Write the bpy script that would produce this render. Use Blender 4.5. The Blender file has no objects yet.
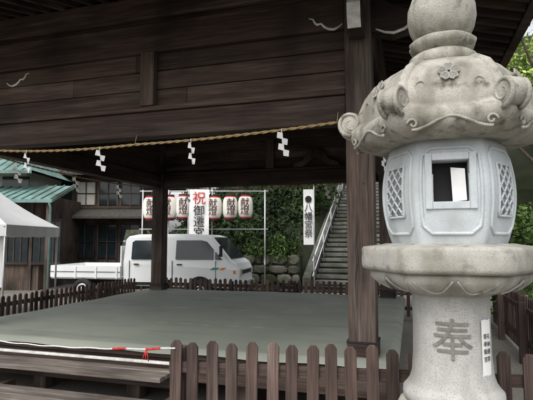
import bpy, math, random
import numpy as np
from mathutils import Vector, Matrix
random.seed(4); rng=np.random.default_rng(4)
A=math.radians(-16.8)
scene=bpy.context.scene
V=Vector

# ---------------------------------------------------------------- materials
def new_mat(name):
    m=bpy.data.materials.new(name); m.use_nodes=True
    nt=m.node_tree; return m,nt,nt.nodes['Principled BSDF']
def noise_mat(name,c1,c2,scale=(4,4,4),rough=.8,bump=.2,bdist=.01,detail=4,island=.25,
              speck=None,stain=None,stain2=None,lo=.3,hi=.7,spec=.3,metal=0,fine=None,grain=None,crease_shade=None):
    m,nt,b=new_mat(name); N=nt.nodes; L=nt.links
    tc=N.new('ShaderNodeTexCoord'); mp=N.new('ShaderNodeMapping'); mp.inputs['Scale'].default_value=scale
    L.new(tc.outputs['Object'],mp.inputs['Vector'])
    n=N.new('ShaderNodeTexNoise'); n.inputs['Scale'].default_value=1; n.inputs['Detail'].default_value=detail
    n.inputs['Roughness'].default_value=.62
    L.new(mp.outputs[0],n.inputs['Vector'])
    r=N.new('ShaderNodeValToRGB'); r.color_ramp.elements[0].position=lo; r.color_ramp.elements[1].position=hi
    r.color_ramp.elements[0].color=(*c1,1); r.color_ramp.elements[1].color=(*c2,1)
    L.new(n.outputs['Fac'],r.inputs[0]); col=r.outputs[0]; hsrc=n.outputs['Fac']
    def mix(fac,a,bcol,typ='MIX'):
        x=N.new('ShaderNodeMixRGB'); x.blend_type=typ
        if hasattr(fac,'links'): L.new(fac,x.inputs[0])
        else: x.inputs[0].default_value=fac
        L.new(a,x.inputs[1])
        if hasattr(bcol,'links'): L.new(bcol,x.inputs[2])
        else: x.inputs[2].default_value=(*bcol,1)
        return x.outputs[0]
    def layer(spec_,col,det=4):
        sc,scol,slo,shi=spec_
        mpp=N.new('ShaderNodeMapping'); mpp.inputs['Scale'].default_value=sc if isinstance(sc,tuple) else (sc,sc,sc)
        L.new(tc.outputs['Object'],mpp.inputs['Vector'])
        n2=N.new('ShaderNodeTexNoise'); n2.inputs['Scale'].default_value=1; n2.inputs['Detail'].default_value=det
        L.new(mpp.outputs[0],n2.inputs['Vector'])
        r2=N.new('ShaderNodeMapRange'); r2.inputs[1].default_value=slo; r2.inputs[2].default_value=shi
        L.new(n2.outputs['Fac'],r2.inputs[0]); return mix(r2.outputs[0],col,scol)
    if stain: col=layer(stain,col)
    if stain2: col=layer(stain2,col)
    if speck: col=layer(speck,col,1)
    if crease_shade:  # crevice shading painted into the base colour, darker where the mesh is concave
        gp=N.new('ShaderNodeNewGeometry'); rp_=N.new('ShaderNodeMapRange')
        rp_.inputs[1].default_value=.5; rp_.inputs[2].default_value=.42; L.new(gp.outputs['Pointiness'],rp_.inputs[0])
        col=mix(rp_.outputs[0],col,crease_shade)
    if grain:
        mg=N.new('ShaderNodeMapping'); mg.inputs['Scale'].default_value=tuple(s*grain for s in scale)
        L.new(tc.outputs['Object'],mg.inputs['Vector'])
        ng=N.new('ShaderNodeTexNoise'); ng.inputs['Scale'].default_value=1; ng.inputs['Detail'].default_value=2
        L.new(mg.outputs[0],ng.inputs['Vector'])
        rg=N.new('ShaderNodeMapRange'); rg.inputs[1].default_value=.3; rg.inputs[2].default_value=.7; rg.inputs[3].default_value=.64; rg.inputs[4].default_value=1.36
        L.new(ng.outputs['Fac'],rg.inputs[0]); cb=N.new('ShaderNodeCombineColor')
        for i in range(3): L.new(rg.outputs[0],cb.inputs[i])
        col=mix(1,col,cb.outputs[0],'MULTIPLY')
    if island:
        g=N.new('ShaderNodeNewGeometry'); mr=N.new('ShaderNodeMapRange')
        mr.inputs[3].default_value=1-island; mr.inputs[4].default_value=1+island
        L.new(g.outputs['Random Per Island'],mr.inputs[0])
        cb=N.new('ShaderNodeCombineColor')
        for i in range(3): L.new(mr.outputs[0],cb.inputs[i])
        col=mix(1,col,cb.outputs[0],'MULTIPLY')
    L.new(col,b.inputs['Base Color'])
    b.inputs['Roughness'].default_value=rough; b.inputs['Specular IOR Level'].default_value=spec; b.inputs['Metallic'].default_value=metal
    if bump:
        bp=N.new('ShaderNodeBump'); bp.inputs['Strength'].default_value=bump; bp.inputs['Distance'].default_value=bdist
        if fine:
            nf=N.new('ShaderNodeTexNoise'); nf.inputs['Scale'].default_value=fine; nf.inputs['Detail'].default_value=2
            L.new(tc.outputs['Object'],nf.inputs['Vector'])
            ad=N.new('ShaderNodeMath'); L.new(hsrc,ad.inputs[0]); L.new(nf.outputs['Fac'],ad.inputs[1]); hsrc=ad.outputs[0]
        L.new(hsrc,bp.inputs['Height']); L.new(bp.outputs[0],b.inputs['Normal'])
    return m
def wood(name,c1,c2,axis,isl=.25,bleach=(.14,.112,.093)):
    s=[22,22,22]; s[axis]=.9
    s2=[5,5,5]; s2[axis]=.5
    return noise_mat(name,c1,c2,scale=tuple(s),rough=.78,bump=.34,bdist=.005,island=isl,
       stain=(1.1,tuple(x*.4 for x in c1),.48,.72),stain2=(tuple(s2),bleach,.54,.88),lo=.25,hi=.8,grain=3.7)
D1=(.023,.0145,.0115); D2=(.075,.049,.038)
WX=wood('dark_wood_x',D1,D2,0); WY=wood('dark_wood_y',D1,D2,1); WZ=wood('dark_wood_z',(.045,.03,.024),(.125,.09,.071),2,.25,(.2,.165,.138))
WPL=wood('plank_wood_x',(.03,.019,.015),(.098,.065,.05),0,.45,(.17,.13,.105))
WSTEP=wood('step_wood',(.09,.075,.062),(.21,.18,.155),0,.2,(.3,.27,.235))
WF=wood('fence_wood',(.045,.029,.024),(.125,.086,.071),2,.35,(.2,.155,.132))
WFX=wood('fence_rail_wood',(.04,.026,.021),(.105,.073,.06),0,.2,(.18,.14,.118))
HOUSEW=wood('house_wood',(.035,.025,.02),(.12,.085,.065),2,.3)
GRAN=noise_mat('granite',(.30,.29,.258),(.44,.425,.38),scale=(5,5,5),rough=.92,bump=.4,bdist=.004,island=0,crease_shade=(.13,.12,.095),
     speck=(240,(.22,.21,.19),.56,.75),stain=((6,6,3),(.205,.19,.15),.46,.7),stain2=(14,(.14,.13,.10),.57,.77),fine=120)
GRANTOP=noise_mat('granite_weathered',(.29,.275,.237),(.43,.41,.36),scale=(7,7,7),rough=.94,bump=.5,bdist=.005,island=0,crease_shade=(.09,.085,.063),
     speck=(230,(.19,.18,.155),.56,.75),stain=((8,8,3),(.16,.15,.115),.46,.7),stain2=(16,(.09,.085,.063),.56,.74),fine=110)
GRANCOL=noise_mat('granite_column',(.36,.355,.335),(.48,.47,.445),scale=(8,8,8),rough=.9,bump=.3,bdist=.004,island=0,crease_shade=(.16,.155,.13),
     speck=(230,(.22,.22,.21),.55,.7),stain=((5,5,1.2),(.25,.24,.21),.48,.74),fine=150)
GRANBOX=noise_mat('granite_pale',(.42,.455,.47),(.55,.585,.60),scale=(6,6,6),rough=.85,bump=.25,bdist=.003,island=0,crease_shade=(.2,.21,.2),
     speck=(240,(.36,.385,.39),.56,.72),stain=((7,7,2),(.32,.34,.325),.48,.76),fine=150)
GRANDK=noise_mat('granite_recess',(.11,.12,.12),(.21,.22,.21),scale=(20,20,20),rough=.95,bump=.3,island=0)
CARVE=noise_mat('carved_recess',(.14,.135,.12),(.24,.235,.215),scale=(30,30,30),rough=.95,bump=.3,island=0)
MATG=noise_mat('canvas_mat',(.195,.208,.174),(.245,.257,.217),scale=(.9,.9,.9),rough=.64,bump=.25,bdist=.03,island=.0,
     stain=(.55,(.165,.177,.147),.42,.72),stain2=((1.2,5,1),(.145,.154,.13),.52,.78),fine=3.5,spec=.32)
PAPER=noise_mat('white_paper',(.72,.72,.7),(.82,.82,.8),rough=.7,bump=0,island=0)
CHO=noise_mat('lantern_paper',(.70,.67,.61),(.78,.76,.70),rough=.6,bump=0,island=0)
WPAINT=noise_mat('white_paint',(.42,.41,.38),(.72,.71,.68),scale=(12,12,12),rough=.6,bump=.1,island=0)
ROPE=noise_mat('straw_rope',(.30,.2,.09),(.5,.37,.19),scale=(60,60,60),rough=.9,bump=.4,island=.1)
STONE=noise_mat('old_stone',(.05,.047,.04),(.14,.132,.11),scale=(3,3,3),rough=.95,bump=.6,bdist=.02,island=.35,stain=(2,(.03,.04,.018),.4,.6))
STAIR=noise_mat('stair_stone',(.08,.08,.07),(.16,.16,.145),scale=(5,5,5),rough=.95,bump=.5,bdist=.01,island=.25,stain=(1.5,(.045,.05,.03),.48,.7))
CARW=noise_mat('truck_white_paint',(.74,.76,.76),(.8,.82,.82),scale=(2,2,2),rough=.25,bump=0,island=0,spec=.5)
GLASS=noise_mat('dark_glass',(.012,.018,.02),(.025,.035,.04),rough=.12,bump=0,island=0,spec=.35)
BLACK=noise_mat('black_rubber',(.012,.012,.012),(.03,.03,.03),rough=.7,bump=0,island=0)
STEEL=noise_mat('galvanised_pipe',(.45,.46,.47),(.6,.6,.6),rough=.4,bump=0,island=0,metal=.5)
COPPER=noise_mat('verdigris_roof',(.11,.20,.18),(.21,.33,.30),scale=(3,3,3),rough=.75,bump=.2,island=.15,stain=(1.5,(.08,.12,.10),.45,.7),stain2=((6,1,1),(.12,.13,.11),.55,.75))
ROOFDK=noise_mat('cypress_bark_roof',(.035,.032,.028),(.09,.08,.07),scale=(8,8,20),rough=.95,bump=.6,bdist=.03,island=0)
PLAST=noise_mat('plaster',(.35,.34,.3),(.48,.46,.42),rough=.9,bump=.1,island=0)
TENT=noise_mat('tent_canvas',(.72,.73,.72),(.8,.81,.8),scale=(2,2,2),rough=.7,bump=.3,bdist=.03,island=0)
INK=noise_mat('black_ink',(.012,.012,.012),(.02,.02,.02),rough=.8,bump=0,island=0)
INKR=noise_mat('faded_ink',(.05,.018,.016),(.09,.03,.026),rough=.8,bump=0,island=0)
REDI=noise_mat('red_ink',(.45,.03,.03),(.55,.05,.04),rough=.7,bump=0,island=0)
ORANGE=noise_mat('orange_lens',(.75,.22,.02),(.8,.28,.03),rough=.3,bump=0,island=0)
GREENP=noise_mat('green_decal',(.05,.28,.16),(.07,.33,.2),rough=.4,bump=0,island=0)
GROUND=noise_mat('gravel_ground',(.17,.155,.13),(.27,.25,.22),scale=(.5,.5,.5),rough=.95,bump=.5,bdist=.02,island=0,
     speck=(55,(.09,.085,.075),.5,.65),fine=60)
HILL=noise_mat('hill_soil',(.012,.018,.007),(.03,.033,.018),scale=(1,1,1),rough=1,bump=.5,bdist=.05,island=0)
BARK=noise_mat('bark',(.04,.03,.022),(.12,.09,.07),scale=(12,12,2),rough=.95,bump=.7,bdist=.02,island=0)
def leafmat(name,c1,c2):
    m,nt,b=new_mat(name); N=nt.nodes; L=nt.links
    g=N.new('ShaderNodeNewGeometry'); r=N.new('ShaderNodeValToRGB')
    r.color_ramp.elements[0].color=(*c1,1); r.color_ramp.elements[1].color=(*c2,1)
    L.new(g.outputs['Random Per Island'],r.inputs[0])
    tc=N.new('ShaderNodeTexCoord'); n=N.new('ShaderNodeTexNoise'); n.inputs['Scale'].default_value=.9; n.inputs['Detail'].default_value=2
    L.new(tc.outputs['Object'],n.inputs['Vector']); mr=N.new('ShaderNodeMapRange'); mr.inputs[1].default_value=.35; mr.inputs[2].default_value=.65; mr.inputs[3].default_value=.35; mr.inputs[4].default_value=1.35
    L.new(n.outputs['Fac'],mr.inputs[0]); cb=N.new('ShaderNodeCombineColor')
    for i in range(3): L.new(mr.outputs[0],cb.inputs[i])
    x=N.new('ShaderNodeMixRGB'); x.blend_type='MULTIPLY'; x.inputs[0].default_value=1
    L.new(r.outputs[0],x.inputs[1]); L.new(cb.outputs[0],x.inputs[2]); L.new(x.outputs[0],b.inputs['Base Color'])
    b.inputs['Roughness'].default_value=.6; b.inputs['Specular IOR Level'].default_value=.15
    return m
LEAFD=leafmat('leaves_dark',(.012,.025,.008),(.046,.075,.025))
LEAFM=leafmat('leaves_mid',(.045,.09,.02),(.13,.21,.055))
LEAFB=leafmat('leaves_bright',(.16,.25,.04),(.36,.48,.1))

# ---------------------------------------------------------------- mesh builder
class MB:
    def __init__(s): s.v=[];s.f=[];s.m=[];s.sm=[];s.mats=[]
    def add(s,vs,fs,mat,smooth=False):
        o=len(s.v); s.v+=[tuple(p) for p in vs]
        if mat not in s.mats: s.mats.append(mat)
        k=s.mats.index(mat)
        for f in fs: s.f.append([i+o for i in f]); s.m.append(k); s.sm.append(smooth)
    def box(s,x0,x1,y0,y1,z0,z1,mat):
        vs=[(x,y,z) for x in(x0,x1) for y in(y0,y1) for z in(z0,z1)]
        s.add(vs,[(0,1,3,2),(4,6,7,5),(0,4,5,1),(2,3,7,6),(0,2,6,4),(1,5,7,3)],mat)
    def beam(s,p,q,w,h,mat,up=V((0,0,1))):
        p=V(p);q=V(q);d=(q-p).normalized(); sd=d.cross(up).normalized(); u=sd.cross(d)
        vs=[e+sd*a*w/2+u*b*h/2 for e in(p,q) for a in(-1,1) for b in(-1,1)]
        s.add(vs,[(0,1,3,2),(4,6,7,5),(0,4,5,1),(2,3,7,6),(0,2,6,4),(1,5,7,3)],mat)
    def tube(s,pts,r,mat,n=8,closed=False):
        pts=[V(p) for p in pts]; k=len(pts)
        rs=r if isinstance(r,(list,tuple)) else [r]*k
        ref=None; vs=[]
        for i,p in enumerate(pts):
            a=pts[(i-1)%k] if (closed or i>0) else p; b=pts[(i+1)%k] if (closed or i<k-1) else p
            d=(b-a).normalized()
            if ref is None:
                ref=d.cross(V((0,0,1))); 
                if ref.length<.1: ref=d.cross(V((1,0,0)))
            ref=(ref-d*ref.dot(d)); ref.normalize(); o=d.cross(ref)
            for j in range(n):
                t=2*math.pi*j/n; vs.append(p+(ref*math.cos(t)+o*math.sin(t))*rs[i])
        fs=[]
        for i in range(k if closed else k-1):
            for j in range(n):
                i2=(i+1)%k; fs.append((i*n+j,i*n+(j+1)%n,i2*n+(j+1)%n,i2*n+j))
        if not closed: fs.append(tuple(range(n))[::-1]); fs.append(tuple((k-1)*n+j for j in range(n)))
        s.add(vs,fs,mat,True)
    def loft(s,rings,mat,smooth=True,caps=True):
        n=len(rings[0]); vs=[p for r in rings for p in r]; fs=[]
        for i in range(len(rings)-1):
            for j in range(n): fs.append((i*n+j,i*n+(j+1)%n,(i+1)*n+(j+1)%n,(i+1)*n+j))
        if caps: fs.append(tuple(range(n))[::-1]); fs.append(tuple((len(rings)-1)*n+j for j in range(n)))
        s.add(vs,fs,mat,smooth)
    def prism(s,poly,vec,mat):
        n=len(poly); vec=V(vec); vs=[V(p) for p in poly]+[V(p)+vec for p in poly]
        fs=[tuple(range(n))[::-1],tuple(range(n,2*n))]+[(i,(i+1)%n,n+(i+1)%n,n+i) for i in range(n)]
        s.add(vs,fs,mat)
    def obj(s,name,parent=None,bevel=0,loc=None,rotz=None):
        me=bpy.data.meshes.new(name); me.from_pydata(s.v,[],s.f)
        for m in s.mats: me.materials.append(m)
        me.polygons.foreach_set('material_index',s.m); me.polygons.foreach_set('use_smooth',s.sm); me.update()
        import bmesh
        bm=bmesh.new(); bm.from_mesh(me); bmesh.ops.recalc_face_normals(bm,faces=bm.faces); bm.to_mesh(me); bm.free()
        o=bpy.data.objects.new(name,me); scene.collection.objects.link(o)
        if parent: o.parent=parent
        if loc: o.location=loc
        if rotz is not None: o.rotation_euler[2]=rotz
        if bevel:
            b=o.modifiers.new('bevel','BEVEL'); b.width=bevel; b.segments=2; b.limit_method='ANGLE'; b.angle_limit=math.radians(50)
        return o
def empty(name,loc=(0,0,0),rotz=0):
    e=bpy.data.objects.new(name,None); scene.collection.objects.link(e); e.location=loc; e.rotation_euler[2]=rotz; return e
def text(body,size,M,mat,name,parent,extrude=.002,spacing=1.0,wrap=None):
    c=bpy.data.curves.new(name,'FONT'); c.body=body; c.size=size; c.align_x='CENTER'; c.align_y='CENTER'; c.extrude=extrude; c.space_line=spacing
    o=bpy.data.objects.new(name,c); scene.collection.objects.link(o)
    bpy.context.view_layer.update()
    dg=bpy.context.evaluated_depsgraph_get(); me=bpy.data.meshes.new_from_object(o.evaluated_get(dg))
    bpy.data.objects.remove(o); me.materials.clear(); me.materials.append(mat)
    if wrap and wrap[0]<.3 and size>.15:
        import bmesh
        bm=bmesh.new(); bm.from_mesh(me); bmesh.ops.triangulate(bm,faces=bm.faces)
        for _ in range(3):
            es=[e for e in bm.edges if e.calc_length()>.018]
            if not es: break
            bmesh.ops.subdivide_edges(bm,edges=es,cuts=1); bmesh.ops.triangulate(bm,faces=bm.faces)
        bm.to_mesh(me); bm.free()
    me.transform(M)
    if wrap:
        for v in me.vertices:
            a=wrap[1]+v.co.x/wrap[0]; r=wrap[0]-v.co.y; v.co=(r*math.cos(a),r*math.sin(a),v.co.z)
    o=bpy.data.objects.new(name,me); scene.collection.objects.link(o); o.parent=parent
    return o
def facing(loc,rotz=0):
    return Matrix.Translation(loc)@Matrix.Rotation(rotz,4,'Z')@Matrix.Rotation(math.pi/2,4,'X')
def l2w(x,y,z=0): return V((x*math.cos(A)-y*math.sin(A), x*math.sin(A)+y*math.cos(A), z))

# ---------------------------------------------------------------- ground
g=MB(); g.add([(-400,-400,0),(400,-400,0),(400,400,0),(-400,400,0)],[(0,1,2,3)],GROUND); g.obj('ground')

# ---------------------------------------------------------------- stage pavilion (local frame)
ST=empty('shrine_stage',rotz=A)
XR,XL,YF,YB=-.434,-5.06,4.46,9.01; F=.58; P=.122
fb=MB()
fx0,fx1,fy0,fy1=XL-.3,XR+.3,YF-.27,YB+.27
fb.box(fx0+.03,fx1-.03,fy0+.03,fy1-.03,F-.10,F-.026,WX)
fb.box(fx0+.1,fx1-.1,fy0+.08,fy0+.2,F-.32,F-.102,WX); fb.box(fx0+.1,fx1-.1,fy1-.2,fy1-.08,F-.32,F-.102,WX)
fb.box(fx1-.2,fx1-.08,fy0+.21,fy1-.21,F-.32,F-.102,WY); fb.box(fx0+.08,fx0+.2,fy0+.21,fy1-.21,F-.32,F-.102,WY)
for x in np.linspace(fx0+.3,fx1-.3,5):
    for y in np.linspace(fy0+.3,fy1-.3,5): fb.box(x-.08,x+.08,y-.08,y+.08,.0,F-.33,WZ)
fb.obj('floor_frame',ST,.006)
nx,ny=110,110; vs=[];fs=[]
for j in range(ny+1):
    for i in range(nx+1):
        x=fx0+(fx1-fx0)*i/nx; y=fy0+(fy1-fy0)*j/ny
        z=F+.003*math.sin(x*2.1+y*.7)+.003*math.sin(y*5+math.sin(x*3))+.004*math.sin(x*6+y*2)*math.sin(y*2.3)
        e=min(i,j,nx-i,ny-j)
        if e==0: z=F-.05+.008*math.sin(x*6+y*6)
        vs.append((x,y,z))
for j in range(ny):
    for i in range(nx): a=j*(nx+1)+i; fs.append((a,a+1,a+nx+2,a+nx+1))
mb=MB(); mb.add(vs,fs,MATG,True); mb.obj('canvas_floor_mat',ST)
sm=MB()
for k in range(1,4):
    y=fy0+(fy1-fy0)*k/4; sm.tube([(fx0+.05+(fx1-fx0-.1)*i/60,y+.02*math.sin(i*.5),F-.004+.003*math.sin(i*1.7)) for i in range(61)],.007,MATG,6)
sm.obj('mat_seams',ST)
pb=MB()
for x in(XR,XL):
    for y in(YF,YB): pb.box(x-P,x+P,y-P,y+P,F-.33,3.952,WZ)
pb.obj('pillars',ST,.014)
pc=MB()
for x in(XR,XL):
    for y in(YF,YB):
        pc.box(x-P-.012,x+P+.012,y-P-.012,y+P+.012,F-.01,F+.12,WX)
        pc.box(x-P-.016,x+P+.016,y-P-.016,y+P+.016,F+.122,F+.137,BLACK)
        for q in range(3):
            cx=x+random.uniform(-.08,.08); z0=random.uniform(.9,2.0); ln=random.uniform(.5,1.3)
            pc.tube([(cx+.006*math.sin(k*1.3)+.0015*k,y-P-.0005,z0+ln*k/12) for k in range(13)],[.0005+.0028*math.sin(math.pi*k/12) for k in range(13)],BLACK,5)
        for z in(1.4,2.1,2.5): pc.box(x+.03,x+.042,y-P-.006,y-P,z,z+.012,BLACK)
pc.obj('pillar_shoes_and_cracks',ST)
bb=MB()
for y in(YF,YB):
    bb.box(XL+P,XR-P,y-.09,y+.09,2.68,2.94,WX)
    bb.box(XL+P,XR-P,y-.10,y+.10,3.58,3.90,WX)
    bb.box(XL+P,XR-P,y-.115,y+.115,2.944,3.0,WX)
for x in(XL,XR):
    bb.box(x-.09,x+.09,YF+P,YB-P,2.68,2.94,WY)
    bb.box(x-.10,x+.10,YF+P,YB-P,3.58,3.90,WY)
bb.box(XL-.5,XR+.5,YF-.12,YF+.12,3.955,4.2,WX); bb.box(XL-.5,XR+.5,YB-.12,YB+.12,3.955,4.2,WX)
bb.box(XL-.12,XL+.12,YF+.12,YB-.12,3.955,4.2,WY); bb.box(XR-.12,XR+.12,YF+.12,YB-.12,3.955,4.2,WY)
bb.obj('beams',ST,.012)
ib=MB()
for y in(YF,YB):
    for k,(z0,z1) in enumerate([(3.003,3.19),(3.195,3.39),(3.395,3.577)]):
        cut=[XL+P,-2.2-.3*k if k!=1 else -3.6,XR-P]
        for a,b in zip(cut[:-1],cut[1:]): ib.box(a,b-.003,y-.03-.007*k,y+.03,z0,z1,WPL)
    ib.box(XL+P,XR-P,y-.05,y+.05,3.903,3.952,WPL)
for x in(XL,XR):
    for k,(z0,z1) in enumerate([(2.945,3.25),(3.255,3.577)]): ib.box(x-.03,x+.03,YF+P,YB-P,z0,z1,WY)
    ib.box(x-.05,x+.05,YF+P,YB-P,3.903,3.952,WY)
for y in(YF,YB): ib.box(-2.70,-2.54,y-.125,y-.052,3.003,3.578,WZ)
ib.obj('infill_boards',ST,.005)
cb=MB()
for k in range(14):
    x=XL+.12+k*(XR-XL-.24)/14; cb.box(x,x+(XR-XL-.24)/14-.01,YF+.1,YB-.1,3.91,3.94,WY)
for k in range(6):
    y=YF+.5+k*.7; cb.box(XL+.1,XR-.1,y,y+.07,3.84,3.906,WX)
cb.obj('ceiling',ST)
rb=MB(); E=1.6; ze,zw=3.86,4.28
def zsl(d): return zw-(zw-ze)*d/E
ex0,ex1,ey0,ey1=XL-E,XR+E,YF-E,YB+E
n=40
for k in range(n+1):
    t=k/n
    x=ex0+(ex1-ex0)*t; dx=max(XL-x,x-XR,0)
    for (yw,ye) in((YF,ey0),(YB,ey1)):
        sg=1 if ye>yw else -1
        rb.beam((x,yw+sg*dx,zsl(dx)-.02),(x,ye-sg*.06,ze-.02),.055,.075,WY)
    y=ey0+(ey1-ey0)*t; dy=max(YF-y,y-YB,0)
    for (xw,xe) in((XL,ex0),(XR,ex1)):
        sg=1 if xe>xw else -1
        rb.beam((xw+sg*dy,y,zsl(dy)-.02),(xe-sg*.06,y,ze-.02),.055,.075,WX)
for (x,xe) in((XL,ex0),(XR,ex1)):
    for (y,ye) in((YF,ey0),(YB,ey1)): rb.beam((x,y,zw-.06),(xe,ye,ze-.06),.12,.16,WX)
rb.obj('rafters',ST,.003)
sb=MB()
def ring(x0,x1,y0,y1,z): return [(x0,y0,z),(x1,y0,z),(x1,y1,z),(x0,y1,z)]
o1=ring(ex0,ex1,ey0,ey1,ze+.03); i1=ring(XL,XR,YF,YB,zw+.03)
sb.add(o1+i1,[(0,1,5,4),(1,2,6,5),(2,3,7,6),(3,0,4,7)],WPL)
sb.obj('soffit_boards',ST)
fbz=MB()
for (a,b) in(((ex0,ey0),(ex1,ey0)),((ex1,ey0),(ex1,ey1)),((ex1,ey1),(ex0,ey1)),((ex0,ey1),(ex0,ey0))):
    fbz.beam((a[0],a[1],ze+.02),(b[0],b[1],ze+.02),.1,.14,WX)
fbz.obj('eave_boards',ST,.005)
rf=MB()
rr=[]
for d,z in((-.12,ze+.1),(-.14,ze+.26),(.5,ze+.42),(1.4,ze+.85),(2.4,ze+1.6),(3.3,ze+2.6)):
    rr.append(ring(ex0+d,ex1-d,ey0+d,ey1-d,z))
rf.loft(rr,ROOFDK,False,False); rf.add(rr[0]+ring(ex0,ex1,ey0,ey1,ze+.095),[(0,1,5,4),(1,2,6,5),(2,3,7,6),(3,0,4,7)],ROOFDK); rf.add(rr[-1],[(0,1,2,3)],ROOFDK)
rf.box((XL+XR)/2-.9,(XL+XR)/2+.9,(YF+YB)/2-.25,(YF+YB)/2+.25,ze+2.55,ze+3.0,ROOFDK)
rf.obj('roof',ST)
kb=MB()
for x in(XR,XL):
    pr=[(YF-P,3.70),(YF-.40,3.70),(YF-.44,3.64),(YF-.43,3.52),(YF-.38,3.44),(YF-.26,3.42),(YF-P,3.44)]
    kb.prism([(x-.07,a,b) for a,b in pr],(.14,0,0),WY)
    e=[(YF-.404,3.703),(YF-.446,3.641),(YF-.436,3.519),(YF-.384,3.437)]
    for (a0,b0),(a1,b1) in zip(e[:-1],e[1:]): kb.add([(x-.058,a0-.002,b0),(x+.058,a0-.002,b0),(x+.058,a1-.002,b1),(x-.058,a1-.002,b1)],[(0,1,2,3)],WPAINT)
def nose(x,sg):
    pr=[(0,3.52),(.18,3.47),(.32,3.50),(.42,3.58),(.42,3.68),(.32,3.70),(.22,3.74),(.1,3.82),(0,3.84)]
    kb.prism([(x+sg*(P+a),YF-.07,b) for a,b in pr],(0,.14,0),WX)
    pts=[(.04,3.54),(.12,3.50),(.2,3.485),(.29,3.51),(.36,3.56),(.40,3.62),(.38,3.665),(.33,3.65),(.34,3.61)]
    kb.tube([(x+sg*(P+a),YF-.074,b) for a,b in pts],[.008,.012,.015,.015,.015,.014,.012,.01,.008],WPAINT,6)
nose(XR,1); nose(XL,-1)
def curl(x,sg,dz=0,yo=-.101):
    pts=[(.12,3.62),(.16,3.59),(.20,3.575),(.25,3.585),(.29,3.61),(.32,3.645),(.36,3.64),(.38,3.66),(.40,3.70),(.44,3.71)]
    kb.tube([(x+sg*a,YF+yo,b+dz) for a,b in pts],[.006,.01,.014,.014,.013,.011,.013,.012,.009,.004],WPAINT,6)
curl(XR-.02,-1); curl(-4.66,1,-.17,-.045)
kb.obj('beam_noses',ST,.003)
fk=MB(); cx=-2.55
pr=[(-.45,0),(-.40,.07),(-.25,.12),(-.16,.26),(0,.34),(.16,.26),(.25,.12),(.40,.07),(.45,0),(.25,0),(.12,.1),(0,.16),(-.12,.1),(-.25,0)]
fk.prism([(cx+a+.85,YB-.17,3.003+b) for a,b in pr],(0,.06,0),HOUSEW); fk.obj('frog_leg_strut',ST,.01)

sp=MB(); sx0,sx1=-6.0,-2.12
for (y0,y1,z) in((3.86,4.17,.40),(3.5,3.84,.22)):
    for k in range(3):
        w=(y1-y0)/3; sp.box(sx0,sx1-random.uniform(0,.02),y0+k*w,y0+(k+1)*w-.008,z-.045,z-random.uniform(0,.004),WSTEP)
    sp.box(sx0+.02,sx1-.02,y1-.05,y1-.02,z-.17,z-.047,WX)
for x in(sx0+.02,-4,sx1-.02): sp.box(x-.03,x+.03,3.5,4.15,.0,.17,WZ)
sp.box(sx0,sx1,4.19-.055,4.19-.015,.438,.462,WPAINT)
sp.box(sx0+.02,sx1-.02,3.5,3.53,.02,.17,WX)
sp.obj('wooden_steps',ST,.005)
def rope(mb,pts,r):
    P2=[]
    for i in range(len(pts)-1):
        a=V(pts[i]);b=V(pts[i+1]); k=max(2,int((b-a).length/.014))
        for j in range(k): P2.append(a.lerp(b,j/k))
    P2.append(V(pts[-1]))
    for s in range(2):
        q=[]
        for i,p in enumerate(P2):
            d=(P2[min(i+1,len(P2)-1)]-P2[max(i-1,0)]).normalized(); sd=d.cross(V((0,0,1))).normalized(); u=sd.cross(d)
            t=i*.5+s*math.pi; q.append(p+(sd*math.cos(t)+u*math.sin(t))*r*.5)
        mb.tube(q,r*.62,ROPE,5)
def sag(p,q,s,n=24): 
    p=V(p);q=V(q); return [p.lerp(q,i/n)-V((0,0,4*s*(i/n)*(1-i/n))) for i in range(n+1)]
rp=MB()
front=sag((XR-.20,YF-.12,2.68),(-2.75,YF-.12,2.595),.02,12)+sag((-2.75,YF-.12,2.595),(XL-.3,YF-.12,2.72),.06,20)[1:]
rope(rp,front,.014)
for p in(front[0],front[12]): rp.tube([p+V((0,0,-.01)),p+V((.01,.02,.10))],.004,ROPE,5)
for k in range(9): rp.tube([front[0],front[0]+V((.05+.01*k,random.uniform(-.01,.01),-.02+.006*k))],.002,ROPE,4)
rope(rp,sag((XL-.14,YF,2.74),(XL-.14,YB,2.72),.10),.012)
rope(rp,sag((XL,YB+.13,2.72),(XR,YB+.13,2.72),.08),.012)
rope(rp,sag((XR+.14,YF,2.74),(XR+.14,YB,2.72),.10),.012)
rp.obj('straw_ropes',ST)
def shide(mb,x,y,z,ang,w=.068,h=.055):
    c,s=math.cos(ang),math.sin(ang)
    for k in range(4):
        o=(k%2)*w*.5+ k*.006
        a=[(o,-k*h),(o+w*.8,-k*h-.012),(o+w*.8,-(k+1)*h-.018),(o,-(k+1)*h-.006)]
        tw=.02*(1 if k%2 else -1)
        mb.add([(x+(p[0]-w*.6)*c,y+(p[0]-w*.6)*s+tw*(i%2),z+p[1]) for i,p in enumerate(a)],[(0,1,2,3)],PAPER)
    mb.tube([(x,y,z+.03),(x,y,z-.01)],.005,PAPER,5)
sh=MB()
def zon(x): return min(front,key=lambda p:abs(p.x-x)).z
for i,x in enumerate((-1.156,-2.097,-3.163,-4.123)): shide(sh,x,YF-.135,zon(x)-.02,(.25,-.5,.1,-.35)[i])
for y in(5.3,6.5,7.7): shide(sh,XL-.14,y,2.62,random.uniform(-.6,.6)+.6)
for x in(-4.5,-1.55): shide(sh,x,YB+.14,2.63,random.uniform(-.4,.4))
for y in(5.6,7.0): shide(sh,XR+.14,y,2.62,1.0)
sh.obj('shide_paper',ST)

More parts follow.
